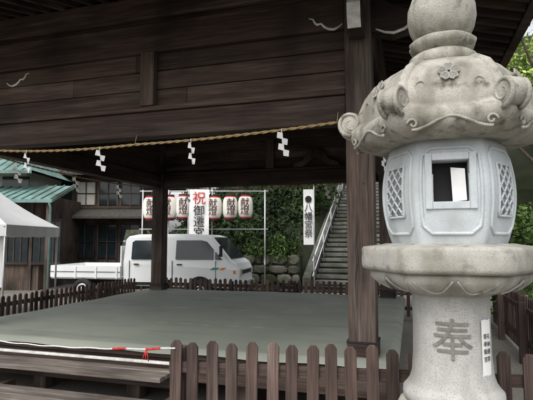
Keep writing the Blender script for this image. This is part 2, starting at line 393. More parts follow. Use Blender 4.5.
# ---------------------------------------------------------------- picket fences
def fence(name,p,q,h,pw,gap,th=.022):
    p=V((p[0],p[1],0));q=V((q[0],q[1],0)); Ln=(q-p).length; ang=math.atan2(q.y-p.y,q.x-p.x)
    m=MB(); n=int(Ln/gap)
    for k in range(n+1):
        x=k*gap+random.uniform(-.005,.005); hh=h+random.uniform(-.014,.014); ln=random.uniform(-.012,.012)
        poly=[(x-pw/2,-th,.05),(x+pw/2,-th,.05),(x+pw/2+ln,-th,hh-.03),(x+pw*.22+ln,-th,hh),(x-pw*.22+ln,-th,hh),(x-pw/2+ln,-th,hh-.03)]
        m.prism(poly,(0,th,0),WF)
    for z in(h*.84-.035,h*.3): m.box(-.05,Ln+.05,.003,.045,z-.035,z+.035,WFX)
    x=0
    while x<=Ln:
        m.box(x-.045,x+.045,.047,.137,0,h-.06,WF); x+=1.6
    return m.obj(name,None,.004,loc=p,rotz=ang)
fence('picket_fence',(-.62,3.36),(3.6,2.68),.92,.078,.132)
fence('picket_fence',tuple(l2w(-6.4,4.2)[:2]),tuple(l2w(-6.4,10.3)[:2]),.70,.07,.125)
fence('picket_fence',tuple(l2w(-5.6,10.35)[:2]),tuple(l2w(1.3,10.35)[:2]),.72,.07,.125)
fence('picket_fence',tuple(l2w(1.45,3.9)[:2]),tuple(l2w(1.45,10.2)[:2]),.85,.07,.125)
cd=MB()
pts=sag(l2w(-5.3,3.75,.80),V((-.62,3.33,.87)),.10,60)
for i in range(60): pts[i]=pts[i]+V((0,0,.003*math.sin(i*1.1)))
for i in range(60):
    red = (i>=48 and i%5 in(1,2))
    cd.tube([pts[i],pts[i+1]],.005 if not red else .009,REDI if red else PAPER,6)
e=pts[56]
for k in range(3): cd.tube([e,e+V((.01*k-.01,-.01,-.03)),e+V((.02*k-.02,-.015,-.06-.01*k))],.004,REDI,5)
cd.obj('barrier_cord')

# ---------------------------------------------------------------- stone lantern
LN=empty('stone_lantern',loc=(.905,2.4,0),rotz=A); LN.scale=(.955,.955,1)
def rad(th,ap,rnd):
    k=math.radians(60); f=((th+math.pi/2+k/2)%k)-k/2
    return ap/math.cos(f)*(1-rnd)+ap*1.07*rnd
def pt(th,ap,z,rnd,off=0):
    r=rad(th,ap,rnd)+off; return V((r*math.cos(th),r*math.sin(th),z))
def hexloft(mb,prof,mat,rnd=.15,n=72,smooth=True,caps=True):
    mb.loft([[pt(-math.pi/2+2*math.pi*(j+.5)/n,ap,z,rnd) for j in range(n)] for ap,z in prof],mat,smooth,caps)
def lathe(mb,prof,mat,n=48): hexloft(mb,[(a/1.07,z) for a,z in prof],mat,1.0,n)
lb=MB()
hexloft(lb,[(.56,0),(.56,.22),(.55,.24)],GRAN,.03); 
hexloft(lb,[(.46,.24),(.46,.46),(.45,.48)],GRAN,.03)
hexloft(lb,[(.37,.48),(.375,.60),(.35,.66),(.31,.74),(.25,.80),(.235,.83)],GRAN,.6)
lathe(lb,[(.235,.83),(.245,.86),(.243,.885),(.228,.90),(.21,.925),(.198,.96),(.19,1.05),(.187,1.2),(.19,1.33),(.196,1.36)],GRANCOL)
lb.obj('base_and_column',LN)
cd=MB()
n=144
def petal(ap,z,amp): return [pt(-math.pi/2+2*math.pi*j/n,ap,z,.35,amp*abs(math.sin(6*math.pi*j/n))) for j in range(n)]
cd.loft([petal(.195,1.345,0),petal(.23,1.352,.01),petal(.285,1.375,.02),petal(.325,1.405,.024),petal(.345,1.435,.012),petal(.345,1.452,0)],GRAN)
hexloft(cd,[(.375,1.452),(.392,1.462),(.395,1.475),(.396,1.50),(.394,1.53),(.395,1.555),(.388,1.568),(.36,1.572),(.30,1.58),(.28,1.585)],GRAN,.06)
cd.obj('platform',LN)
pr=MB()
for k in range(12):
    c=-math.pi/2+math.radians(30*k+15)
    pts=[]
    for t in np.linspace(-1,1,13):
        th=c+math.radians(13.5)*t; q=1-abs(t)**2.2
        z=1.425-.06*q; ap=np.interp(z,[1.345,1.375,1.405,1.435],[.22,.287,.325,.345]); pts.append(pt(th,ap,z,.35,.018))
    pr.tube(pts,.005,GRAN,6)
pr.obj('lotus_relief',LN)
ZT=2.065
zz=np.linspace(1.583,ZT,27)
def apf(z):
    t=(z-1.583)/(ZT-1.583); return .232+.060*math.sin(math.pi*min(1,max(0,.07+.86*t)))**.8
RB=.28
fbx=MB()
W0,W1=1.765,1.968; WH=.088
verts=[pt(-math.pi/2+2*math.pi*j/n,apf(z),z,RB) for z in zz for j in range(n)]
faces=[]
for i in range(len(zz)-1):
    for j in range(n):
        th=((j+.5)/n*360+180)%360-180
        zc=(zz[i]+zz[i+1])/2
        x=apf(zc)*math.tan(math.radians(th)) if abs(th)<60 else 9
        if abs(x)<WH-.004 and W0+.003<zc<W1-.003: continue
        faces.append((i*n+j,i*n+(j+1)%n,(i+1)*n+(j+1)%n,(i+1)*n+j))
fbx.add(verts,faces,GRANBOX,True)
yf=-apf(1.86); d=.10
for (x0,x1,z0,z1) in((-WH-.026,-WH+.006,W0-.026,W1+.026),(WH-.006,WH+.026,W0-.026,W1+.026),(-WH+.0061,WH-.0061,W0-.026,W0+.008),(-WH+.0061,WH-.0061,W1-.008,W1+.026)):
    fbx.box(x0,x1,yf-.008,yf+d,z0,z1,GRANBOX)
fbx.obj('fire_box',LN,.004)
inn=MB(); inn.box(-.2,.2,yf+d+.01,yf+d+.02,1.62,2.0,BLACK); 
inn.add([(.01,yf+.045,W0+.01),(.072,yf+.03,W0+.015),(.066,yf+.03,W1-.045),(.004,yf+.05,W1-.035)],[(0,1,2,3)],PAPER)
inn.obj('fire_box_interior',LN)
rl=MB()
def onbox(th,z,off=.004): return pt(th,apf(z),z,RB,off)
for k in range(6):
    c=-math.pi/2+math.radians(60*k)
    oct_=[(-25,1.665),(-18,1.63),(18,1.63),(25,1.665),(25,1.985),(18,2.02),(-18,2.02),(-25,1.985)]
    path=[]
    for i in range(8):
        a=oct_[i];b=oct_[(i+1)%8]
        for t in np.linspace(0,1,9)[:-1]: path.append(onbox(c+math.radians(a[0]+(b[0]-a[0])*t),a[1]+(b[1]-a[1])*t,.001))
    rl.tube(path,.0085,GRANBOX,6,True)
    if k:
        ga=np.linspace(-15,15,9); gz=np.linspace(1.71,1.95,11)
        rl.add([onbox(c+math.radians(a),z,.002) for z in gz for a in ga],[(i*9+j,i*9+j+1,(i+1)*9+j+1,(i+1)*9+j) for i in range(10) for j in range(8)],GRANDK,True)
        fr=[(-15,1.71),(15,1.71),(15,1.95),(-15,1.95)]; path=[]
        for i in range(4):
            a=fr[i];b=fr[(i+1)%4]
            for t in np.linspace(0,1,9)[:-1]: path.append(onbox(c+math.radians(a[0]+(b[0]-a[0])*t),a[1]+(b[1]-a[1])*t))
        rl.tube(path,.007,GRANBOX,6,True)
        for s in(-1,1):
            for q in range(-4,8):
                path=[]
                for t in np.linspace(0,1,13):
                    a=-15+30*t; z=1.71+ (q*.06)+ (t if s>0 else 1-t)*.155
                    if 1.71<=z<=1.95: path.append(onbox(c+math.radians(a),z,.004))
                if len(path)>1: rl.tube(path,.006,GRANBOX,5)
rl.obj('fire_box_relief',LN)
ks=MB()
def kring(ap,z,lift,rnd):
    out=[]
    for j in range(n):
        th=-math.pi/2+2*math.pi*(j+.5)/n; k=math.radians(60); f=((th+math.pi/2+k/2)%k)-k/2
        c=(abs(f)/(k/2))**3; w=.005*math.sin(th*7+z*20)*math.sin(z*31+th*3)
        out.append(pt(th,ap,z+lift*c,rnd,w))
    return out
ks.loft([kring(.24,2.06,0,.5),kring(.33,2.057,0,.25),kring(.385,2.066,.005,.08),kring(.425,2.092,.012,.05),kring(.445,2.125,.02,.04),kring(.442,2.158,.03,.04),
  kring(.415,2.18,.035,.05),kring(.395,2.20,.03,.12),kring(.388,2.24,.02,.22),kring(.376,2.305,.01,.3),kring(.350,2.36,0,.4),kring(.30,2.41,0,.5),kring(.235,2.45,0,.6),kring(.17,2.472,0,.8)],GRANTOP)
ks.obj('lantern_roof',LN)
vo=MB()
for k in range(6):
    c=math.radians(60*k); R=V((math.cos(c),math.sin(c),0)); T=V((-math.sin(c),math.cos(c),0))
    cen=R*.492+V((0,0,2.215)); w=.045
    prof=[]
    for i in range(30):
        t=i/29; a=-math.pi*.5+ t*math.pi*2.9; r=.068*(1-.76*t)
        prof.append((r*math.cos(a),r*math.sin(a)))
    core=[(.061*math.cos(a),.061*math.sin(a)) for a in np.linspace(0,2*math.pi,29)[:-1]]
    ringa=[]
    for s,sc in((-1,.6),(-.93,.86),(-.75,1),(.75,1),(.93,.86),(1,.6)):
        ringa.append([cen+R*(x*sc)+V((0,0,z*sc))+T*(w*s) for x,z in core])
    vo.loft(ringa,GRANTOP)
    for s in(-1,1): vo.tube([cen+R*x+V((0,0,z))+T*(w*.93*s) for x,z in prof],[.012-.006*i/29 for i in range(30)],GRANTOP,7)
    rid=[R*a+V((0,0,b)) for a,b in((.20,2.462),(.28,2.435),(.345,2.39),(.39,2.33),(.415,2.265),(.428,2.20),(.44,2.13))]
    vo.tube(rid,[.012,.02,.026,.031,.036,.041,.04],GRANTOP,10)
    for s in(-1,1):
        cc=R*.385+T*(.08*s)+V((0,0,2.285)); nn=(R*1.0+T*(.5*s)).normalized(); tt=V((-nn.y,nn.x,0))*s
        sp_=[]
        for i in range(24):
            t=i/23; a=-.6*math.pi+t*math.pi*2.6; r=.03*(1-.7*t); sp_.append(cc+tt*(-r*math.cos(a))+V((0,0,r*math.sin(a)))+nn*.006)
        vo.tube(sp_,.006,GRANTOP,6)
vo.obj('roof_volutes',LN)
rr_=MB()
for k in range(6):
    c=-math.pi/2+math.radians(60*k); N_=V((math.cos(c),math.sin(c),0)); T=V((-math.sin(c),math.cos(c),0))
    cen=N_*.371+V((0,0,2.335)); up=(V((0,0,1))-N_*.45).normalized(); nn=T.cross(up); 
    if nn.dot(N_)<0: nn=-nn
    for q in range(5):
        a=math.pi/2+2*math.pi*q/5; ax=T*math.cos(a)+up*math.sin(a); ay=nn.cross(ax)
        loop=[]
        for (u,v_) in((.008,0),(.018,.014),(.034,.019),(.046,.012),(.042,0),(.046,-.012),(.034,-.019),(.018,-.014)):
            loop.append(cen+ax*u+ay*v_+nn*.012)
        rr_.add([p+nn*.001 for p in loop],[tuple(range(8))],CARVE)
        rr_.tube(loop,.004,GRANTOP,6,True)
    pts=[]
    for t in np.linspace(-1,1,31):
        x=.17*t; z=2.11+.03*math.cos(t*math.pi)*(1-.2*abs(t))-.012; 
        pts.append(N_*.441+T*x+V((0,0,z)))
    rr_.tube(pts,.0075,GRANTOP,6)
    for s in(-1,1):
        sp_=[N_*.442+T*(s*(.165+r_*math.cos(a)))+V((0,0,2.10+r_*math.sin(a))) for a,r_ in [(i*.5,.026*(1-i/16)) for i in range(14)]]
        rr_.tube(sp_,.006,GRANTOP,6)
rr_.obj('roof_relief',LN)
fin=MB()
lathe(fin,[(.15,2.46),(.172,2.475),(.180,2.50),(.172,2.525),(.15,2.54)],GRANTOP)
def pet(r,z,a): return [V(((r+a*abs(math.sin(4*t)))*math.cos(t),(r+a*abs(math.sin(4*t)))*math.sin(t),z)) for t in [2*math.pi*j/96 for j in range(96)]]
fin.loft([pet(.11,2.54,0),pet(.13,2.55,.006),pet(.155,2.575,.012),pet(.165,2.60,.012),pet(.155,2.615,.004),pet(.12,2.622,0)],GRANTOP)
lathe(fin,[(.11,2.615),(.145,2.64),(.165,2.68),(.177,2.735),(.174,2.79),(.152,2.85),(.115,2.90),(.07,2.94),(.03,2.975),(.004,3.0)],GRANTOP)
fin.obj('jewel_finial',LN)
text('奉',.20,Matrix.Translation((0,0,1.135))@Matrix.Rotation(math.pi/2,4,'X'),CARVE,'carved_character',LN,.003,wrap=(.1925,-math.pi/2-.04))
pp=MB(); 
pa=[(-math.pi/2+math.radians(a)) for a in(40,47,54,60)]
pp.add([V((.196*math.cos(a),.196*math.sin(a),z+.004*(i%2))) for z in(.985,1.235) for i,a in enumerate(pa)],[(j,j+1,j+5,j+4) for j in range(3)],PAPER); pp.obj('paper_notice',LN)
text('祭礼\n奉納\n御遷\n宮祭',.026,Matrix.Translation((0,0,1.11))@Matrix.Rotation(math.pi/2,4,'X'),INK,'notice_text',LN,.0003,1.3,wrap=(.199,-math.pi/2+math.radians(50)))

# ---------------------------------------------------------------- truck
TL=math.radians(-10); LEN=5.3
tr=empty('pickup_truck',loc=(-.55-LEN*math.cos(TL),13.2-LEN*math.sin(TL),0),rotz=TL)
def hw(z): return np.interp(z,[.3,.6,1.05,1.75,1.85],[.80,.84,.84,.74,.70])
prof=[(2.12,.40),(2.10,1.0),(2.14,1.62),(2.22,1.71),(2.5,1.76),(3.9,1.77),(4.35,1.75),(4.56,1.69),(4.85,1.37),(5.08,1.10),(5.22,1.0),(5.29,.85),(5.30,.5),(5.26,.36)]
cab=MB(); nP=len(prof)
vs=[(x,s*hw(z),z) for s in(-1,1) for x,z in prof]
cab.add(vs,[tuple(range(nP)),tuple(range(nP,2*nP))[::-1]]+[(i,(i+1)%nP,nP+(i+1)%nP,nP+i) for i in range(nP)],CARW)
cab.obj('cab',tr,.035)
tw=MB()
def sidepoly(pts,mat,off):
    for s in(-1,1):
        a=[(x,s*(hw(z)+off),z) for x,z in pts]; b=[(x,s*(hw(z)+off-.02),z) for x,z in pts]; n=len(pts)
        tw.add(a+b,[tuple(range(n)),tuple(range(n,2*n))[::-1]]+[(i,(i+1)%n,n+(i+1)%n,n+i) for i in range(n)],mat)
sidepoly([(2.34,1.10),(2.34,1.55),(2.42,1.60),(2.95,1.60),(2.95,1.10)],GLASS,.006)
sidepoly([(3.58,1.10),(3.58,1.60),(4.28,1.60),(4.42,1.56),(4.60,1.36),(4.60,1.10)],GLASS,.006)
sidepoly([(4.65,1.10),(4.65,1.31),(4.84,1.10)],GLASS,.006)
for x in(2.28,3.48,4.66): sidepoly([(x,.5),(x,1.07),(x+.012,1.07),(x+.012,.5)],BLACK,.004)
sidepoly([(3.62,.95),(3.62,.985),(3.76,.985),(3.76,.95)],BLACK,.015); sidepoly([(2.42,.95),(2.42,.985),(2.56,.985),(2.56,.95)],BLACK,.015)
sidepoly([(4.52,.84),(4.60,.90),(4.78,.90),(4.70,.84)],GREENP,.005); sidepoly([(4.76,.84),(4.84,.90),(4.95,.90),(4.88,.84)],ORANGE,.005)
sidepoly([(2.2,.42),(2.2,.50),(3.85,.50),(3.85,.42)],BLACK,.004)
arc=[(4.25+.37*math.cos(a),.30+.37*math.sin(a)) for a in np.linspace(0,math.pi,14)]
sidepoly(arc,BLACK,.007)
def scr(t,y): 
    a=(4.575,1.67);b=(5.07,1.115); x=a[0]+(b[0]-a[0])*t; z=a[1]+(b[1]-a[1])*t; return (x+.015,y*(hw(z)-.07),z+.012)
tw.add([scr(0,-1),scr(0,1),scr(1,1),scr(1,-1)],[(0,1,2,3)],GLASS)
tw.tube([scr(.98,-.8),scr(.75,-.1)],.008,BLACK,5); tw.tube([scr(.98,.1),scr(.75,.8)],.008,BLACK,5)
tw.box(5.296,5.315,-.54,.54,.72,.82,BLACK)
for s in(-1,1):
    tw.box(5.20,5.32,s*.68-.12,s*.68+.12,.68,.86,STEEL); tw.box(5.14,5.199,-.85 if s<0 else .70,-.70 if s<0 else .85,.74,.83,ORANGE)
    tw.tube([(4.75,s*.84,1.2),(4.85,s*.98,1.32)],.012,BLACK,6); tw.box(4.83,4.88,s*1.0-.07,s*1.0+.07,1.18,1.46,BLACK)
tw.box(5.2,5.36,-.8,.8,.34,.52,STEEL)
tw.obj('windows_and_trim',tr,.004)
bd=MB()
bd.box(0,2.05,-.82,.82,.56,.62,CARW)
for s in(-1,1):
    bd.box(0,2.05,s*.85-.02,s*.85+.02,.60,.92,CARW)
    for x in(.15,.75,1.35,1.95): bd.box(x-.025,x+.025,s*.882-.01,s*.882+.01,.58,.90,CARW)
    bd.box(.0,2.05,s*.885-.006,s*.885+.006,.75,.765,BLACK)
bd.box(-.02,.02,-.825,.825,.63,.92,CARW); bd.box(2.02,2.06,-.825,.825,.63,1.45,CARW)
for s in(-1,1): bd.beam((2.04,s*.7,.9),(2.04,s*.7,1.6),.05,.05,STEEL)
bd.box(2.02,2.06,-.67,.67,1.55,1.6,STEEL)
bd.box(.1,5.0,-.4,.4,.38,.54,BLACK); bd.box(-.055,-.021,-.8,-.55,.64,.72,REDI)
bd.obj('cargo_bed',tr,.006)
wh=MB()
for x in(.95,4.25):
    for s in(-1,1):
        c=V((x,s*.76,.29)); 
        rg=[]
        for (r,o) in((.15,.10),(.17,.115),(.25,.12),(.285,.09),(.29,0),(.285,-.09),(.25,-.11)):
            rg.append([c+V((r*math.cos(t),s*o,r*math.sin(t))) for t in [2*math.pi*j/24 for j in range(24)]])
        wh.loft(rg,BLACK); wh.loft([[c+V((r*math.cos(t),s*o,r*math.sin(t))) for t in [2*math.pi*j/24 for j in range(24)]] for r,o in((.17,.09),(.15,.11),(.08,.09),(.05,.12))],STEEL)
wh.obj('wheels',tr)

# ---------------------------------------------------------------- paper lantern rack + banner
D=15.2
RK=empty('lantern_rack',loc=(0,D,0))
rk=MB(); xa,xb=-3.94,-.05
for x in(xa,-3.12,-1.73,xb): rk.tube([(x,.05,0),(x,.05,3.2)],.025,STEEL,8)
for z in(3.16,1.95): rk.tube([(xa-.1,.05,z),(xb+.1,.05,z)],.022,STEEL,8)
rk.tube([(xb,.05,1.1),(xb,-1.3,.9)],.02,STEEL,8)
rk.obj('pipe_frame',RK)
for i,x in enumerate((-3.63,-3.04,-2.60,-1.63,-1.14,-.66)):
    c=MB(); zc=2.62+.015*((i*7)%3-1); rg=[]
    for k in range(33):
        t=k/32; z=zc-.36+.72*t; r=.235*(1-abs(2*t-1)**3.2*.38)+(.004 if k%2 else -.004); rg.append([(x+r*math.cos(a),-.2+r*math.sin(a),z) for a in [2*math.pi*j/28 for j in range(28)]])
    c.loft(rg[2:-2],CHO); c.loft(rg[:3],REDI); c.loft(rg[-3:],REDI)
    for z0,z1 in((zc-.40,zc-.361),(zc+.361,zc+.40)): c.loft([[(x+.15*math.cos(a),-.2+.15*math.sin(a),z) for a in [2*math.pi*j/20 for j in range(20)]] for z in(z0,z1)],BLACK)
    c.tube([(x,-.2,zc+.4),(x,0,3.16)],.01,BLACK,5)
    c.obj('paper_lantern_%d'%i,RK)
    ang=-math.pi/2+(.25,-.2,.1,-.15,.2,-.05)[i]
    text('献\n燈',.30,Matrix.Translation((0,0,zc))@Matrix.Rotation(math.pi/2,4,'X'),INKR,'lantern_text_%d'%i,RK,.004,.82,wrap=(.241,ang)).location=(x,-.2,0)
BN=empty('festival_banner',loc=(-2.09,14.85,0))
b=MB(); gv=[];gf=[]
for j in range(13):
    for i in range(5): gv.append((-.31+.155*i,.015*math.sin(j*.8+i),3.18-.125*j))
for j in range(12):
    for i in range(4): a=j*5+i; gf.append((a,a+1,a+6,a+5))
b.add(gv,gf,PAPER,True); b.tube([(-.34,.03,3.2),(.34,.03,3.2)],.015,STEEL,6); b.tube([(-.34,.05,0),(-.34,.05,3.22)],.018,STEEL,6); b.obj('cloth',BN)
text('祝',.42,facing((0,-.03,2.88)),REDI,'banner_red_text',BN,.003); text('御\n遷\n宮',.36,facing((0,-.03,2.15)),INK,'banner_black_text',BN,.003,.95)
NB=empty('nobori_banner',loc=(1.25,14.3,0))
b=MB(); b.add([(-.15,.01*math.sin(j),3.12-.15*j) if s else (.15,.02*math.sin(j),3.12-.15*j) for j in range(12) for s in(1,0)],[(2*j,2*j+1,2*j+3,2*j+2) for j in range(11)],PAPER)
b.tube([(.17,.02,0),(.17,.02,3.25)],.015,STEEL,6); b.obj('cloth',NB)
text('●\n八\n幡\n宮\n祭',.26,facing((0,-.03,2.3)),INK,'banner_text',NB,.003,.98)

# ---------------------------------------------------------------- stone stairs (stage axis)
SS=empty('stone_stairs',rotz=A)
sb=MB(); xs0,xs1=-3.0,.4; y0=14.8
for k in range(27):
    y=y0+k*.33; z=.167*(k+1)
    xx=xs0
    while xx<xs1-.01:
        w=min(random.uniform(.7,1.3),xs1-xx); 
        if xs1-xx-w<.3: w=xs1-xx
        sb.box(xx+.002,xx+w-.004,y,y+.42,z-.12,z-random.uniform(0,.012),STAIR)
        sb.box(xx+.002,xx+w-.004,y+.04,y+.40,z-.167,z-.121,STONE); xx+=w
sb.obj('treads',SS,.012)
wl=MB()
for x in(xs0-.28,xs1+.02):
    wl.prism([(x,y0-.1,0),(x,y0-.1,.45),(x,y0+8.9,4.85),(x,y0+8.9,0)],(.26,0,0),STAIR)
wl.obj('side_kerbs',SS,.01)
hr=MB(); x=xs0+.05
for k in range(6):
    y=y0+.1+k*1.7; z=(y-y0)*.506+.1
    hr.tube([(x,y,z),(x,y,z+.95)],.022,STEEL,8)
hr.tube([(x,y0-.1,.95),(x,y0+8.7,.95+8.8*.506)],.025,STEEL,8); hr.tube([(x,y0-.1,.5),(x,y0+8.7,.5+8.8*.506)],.02,STEEL,8)
hr.obj('handrail',SS)
def stonewall(name,x0,x1,y,h,seed,bat=.12,cs=1.0):
    r=random.Random(seed); m=MB(); z=0
    m.box(x0,x1,y+.12,y+.5,0,h-.03,HILL)
    while z<h-.05:
        hh=r.uniform(.2,.34)*cs; hh=min(hh,h-z) if h-z-hh>.12 else h-z; x=x0
        while x<x1-.02:
            w=r.uniform(.22,.62)*cs; w=w if x1-x-w>.2 else x1-x
            cx,cz=x+w/2,z+hh/2; poly=[]
            for k in range(9):
                a=2*math.pi*k/9+.3; ca,sa=math.cos(a),math.sin(a); q=max(abs(ca),abs(sa))**.75
                poly.append((cx+ca/q*w*.5*r.uniform(.88,1.04),cz+sa/q*hh*.5*r.uniform(.88,1.06)))
            yy=y+z*bat+r.uniform(-.05,.04)
            base=[V((px,yy+.1,pz)) for px,pz in poly]; mid=[V((px,yy,pz)) for px,pz in poly]
            top=[V((cx+(px-cx)*.7,yy-.05,cz+(pz-cz)*.7)) for px,pz in poly]
            m.loft([base,mid,top],STONE,False)
            x+=w
        z+=hh
    return m.obj(name,None,.012,rotz=A)
stonewall('stone_wall',-9.5,-3.35,14.6,1.15,1)
stonewall('stone_wall',.75,14,16.2,3.2,2)
hm=MB(); gx,gy=60,40; vs=[];fs=[]
for j in range(gy+1):
    for i in range(gx+1):
        x=-11+ i*.62; y=14.9+j*.9
        left=x<-1.3
        z=(1.05 if left else 3.1 if y>16.4 else .0)+max(0,(y-15.5))*.52+.3*math.sin(x*1.3+y)*math.cos(y*.9)
        if -3.3<x<.7: z=min((y-y0)*.506-.6, 4.2+max(0,y-24)*.4) 
        if not left and y<16.5: z=min(z,-.1)
        z*=min(1,max(0,(x+11)/2.0)); vs.append((x,y,z-.02))
for j in range(gy):
    for i in range(gx): a=j*(gx+1)+i; fs.append((a,a+1,a+gx+2,a+gx+1))
hm.add(vs,fs,HILL,True); hm.obj('hill',rotz=A)

# ---------------------------------------------------------------- foliage
def leaves(name,blobs,mat,per,size,rotz=0,parent=None,shell=.55):
    allv=[]
    for (cx,cy,cz,rx,ry,rz) in blobs:
        n=int(per*rx*rz); 
        d=rng.normal(size=(n,3)); d/=np.linalg.norm(d,axis=1)[:,None]
        lump=1+.22*np.sin(d[:,0]*5+cx)*np.cos(d[:,1]*6+cy)+.15*np.sin(d[:,2]*9+cz)
        r=(shell+(1-shell)*rng.random(n)**.6)*lump
        c=np.array([cx,cy,cz])+d*r[:,None]*np.array([rx,ry,rz])
        u=rng.normal(size=(n,3)); u/=np.linalg.norm(u,axis=1)[:,None]
        w=np.cross(u,d+rng.normal(size=(n,3))*.6); w/=np.linalg.norm(w,axis=1)[:,None]+1e-6
        s=(size*(.6+.8*rng.random(n)))[:,None]
        q=np.stack([c-u*s,c+w*s*.42-u*s*.1,c+u*s,c-w*s*.42-u*s*.1],1)
        allv.append(q.reshape(-1,3))
    v=np.concatenate(allv); nf=len(v)//4
    me=bpy.data.meshes.new(name); me.vertices.add(len(v)); me.vertices.foreach_set('co',v.ravel())
    me.loops.add(nf*4); me.loops.foreach_set('vertex_index',np.arange(nf*4)); me.polygons.add(nf)
    me.polygons.foreach_set('loop_start',np.arange(nf)*4); me.polygons.foreach_set('loop_total',np.full(nf,4)); me.update(calc_edges=True); me.validate()
    me.materials.append(mat); o=bpy.data.objects.new(name,me); scene.collection.objects.link(o); o.rotation_euler[2]=rotz
    if parent: o.parent=parent
    return o
bl=[]
for k in range(44):
    x=random.uniform(-9,-3.6); y=random.uniform(15.4,20); z=1.1+(y-15.5)*.52
    r=random.uniform(.35,.8)+ (y-15)*.06; bl.append((x,y,z+r*.4,r,r,r*.85))
leaves('hillside_foliage',bl,LEAFD,850,.085,rotz=A)
bl=[]
for k in range(45):
    x=random.uniform(-4,14); y=random.uniform(24.5,30) if x<1.5 else random.uniform(17.5,26); z=3.2+max(0,(y-15.5))*.5
    r=random.uniform(.9,1.9); bl.append((x,y,z+r*.4,r,r,r*.85))
leaves('hilltop_foliage',bl,LEAFD,450,.15,rotz=A)
bl=[(random.uniform(-5.4,-3.45),random.uniform(14.5,15.3),random.uniform(.95,1.6),.36,.3,.26) for k in range(10)]
leaves('shrubs',bl,LEAFM,2200,.055,rotz=A)
bl=[]
for k in range(45):
    x=random.uniform(-32,-8); y=random.uniform(26,34); r=random.uniform(1.2,2.4); bl.append((x,y,random.uniform(1.5,5.2),r,r,r))
leaves('distant_trees',bl,LEAFD,300,.24)
bl=[(random.uniform(4.2,8),random.uniform(8.3,9.6),random.uniform(.6,2.1),.7,.6,.55) for k in range(22)]
leaves('hedge',bl,LEAFM,1400,.06)
def tree(name,base,h,blobs,mat,per,size,r0=.2):
    e=empty(name,loc=base); t=MB()
    pts=[(0.15*math.sin(i*.9),.12*math.cos(i),h*i/7) for i in range(8)]
    t.tube(pts,[r0*(1-.75*i/7) for i in range(8)],BARK,10)
    for (cx,cy,cz,rx,ry,rz) in blobs:
        s=V(pts[min(6,max(2,int(cz/h*7)-2))]); q=V((cx,cy,cz)); mid=s.lerp(q,.5)+V((0,0,-.2))
        t.tube([s,mid,q],[r0*.4,r0*.25,r0*.08],BARK,7)
    t.obj('trunk',e); leaves('crown',blobs,mat,per,size,parent=e,shell=.3)
def crown(h,R,k,rs): 
    return [(random.uniform(-R,R),random.uniform(-R,R),h+random.uniform(-R*.6,R*.7),)+(lambda r:(r,r,r*.7))(random.uniform(*rs)) for _ in range(k)]
tree('maple_tree',(8.8,13.5,0),6.5,crown(6.3,2.4,22,(.6,1.1)),LEAFB,800,.085,.2)
tree('cedar_tree',(-1.4,22.5,3),9,crown(5,2.6,20,(.9,1.5)),LEAFD,450,.14,.3)
tree('cedar_tree',(2.6,27,5),9,crown(4,3,22,(.9,1.6)),LEAFD,400,.15,.3)
tree('cedar_tree',(-5.2,24,3.5),8,crown(4.2,2.4,18,(.9,1.5)),LEAFD,450,.14,.3)

# ---------------------------------------------------------------- tent (pyramid canopy)
TN=empty('event_tent')
t=MB(); tx0,tx1,ty0,ty1=-7.6,-4.6,8.5,10.7; ez=1.88; pk=3.15
cx,cy=(tx0+tx1)/2,(ty0+ty1)/2
N_=10
cor=[V((tx0,ty0,ez)),V((tx1,ty0,ez)),V((tx1,ty1,ez)),V((tx0,ty1,ez))]; ap=V((cx,cy,pk))
for k in range(4):
    a,b=cor[k],cor[(k+1)%4]; vs=[]
    for j in range(N_+1):
        for i in range(N_+1):
            p=a.lerp(b,i/N_).lerp(ap,j/N_); p.z-=.05*math.sin(math.pi*j/N_)*math.sin(math.pi*i/N_)+.12*math.sin(math.pi*j/N_); vs.append(p)
    t.add(vs,[(j*(N_+1)+i,j*(N_+1)+i+1,(j+1)*(N_+1)+i+1,(j+1)*(N_+1)+i) for j in range(N_) for i in range(N_)],TENT,True)
def val(p,q):
    p=V(p);q=V(q);k=40; vs=[]
    for i in range(k+1):
        a=p.lerp(q,i/k); nrm=V((q.y-p.y,p.x-q.x,0)).normalized(); vs+= [a,a+V((0,0,-.2-.015*abs(math.sin(i*.8))))+nrm*.02*math.sin(i*.9)]
    t.add(vs,[(2*i,2*i+1,2*i+3,2*i+2) for i in range(k)],TENT,True)
for k in range(4): val(cor[k],cor[(k+1)%4])
for x in(tx0+.04,tx1-.04):
    for y in(ty0+.04,ty1-.04): t.tube([(x,y,0),(x,y,ez)],.02,STEEL,8)
    t.tube([(x,ty0,ez-.03),(x,ty1,ez-.03)],.018,STEEL,8)
gv=[(-5.9+.115*i,8.75+.03*math.sin(i*1.4),z) for z in(ez-.12,.75) for i in range(11)]
t.add(gv,[(i,i+1,i+12,i+11) for i in range(10)],TENT,True)
t.obj('tent_cloth_and_frame',TN)

# ---------------------------------------------------------------- houses
def roofslab(m,x0,x1,y0,y1,z0,zr,mat,hip=.0,ribs=.3):
    ym=(y0+y1)/2
    for (ya,yb) in((y0,ym),(y1,ym)):
        a=[V((x0,ya,z0)),V((x1,ya,z0)),V((x1-hip,yb,zr)),V((x0+hip,yb,zr))]
        m.add(a+[p+V((0,0,-.1)) for p in a],[(0,1,2,3),(4,5,6,7),(0,1,5,4),(1,2,6,5),(2,3,7,6),(3,0,4,7)],mat)
        k=int((x1-x0)/ribs)
        for i in range(k+1):
            x=x0+(x1-x0)*i/k; f=1.0
            if hip: f=min(1,min(x-x0,x1-x)/hip)
            if f<.02: continue
            m.beam((x,ya,z0+.015),(x,ya+(yb-ya)*f,z0+(zr-z0)*f+.015),.035,.04,mat)
    if hip:
        for (xe,xi) in((x0,x0+hip),(x1,x1-hip)):
            m.add([(xe,y0,z0),(xe,y1,z0),(xi,ym,zr)],[(0,1,2)],mat)
    m.beam((x0+hip,ym,zr+.05),(x1-hip,ym,zr+.05),.18,.14,mat)
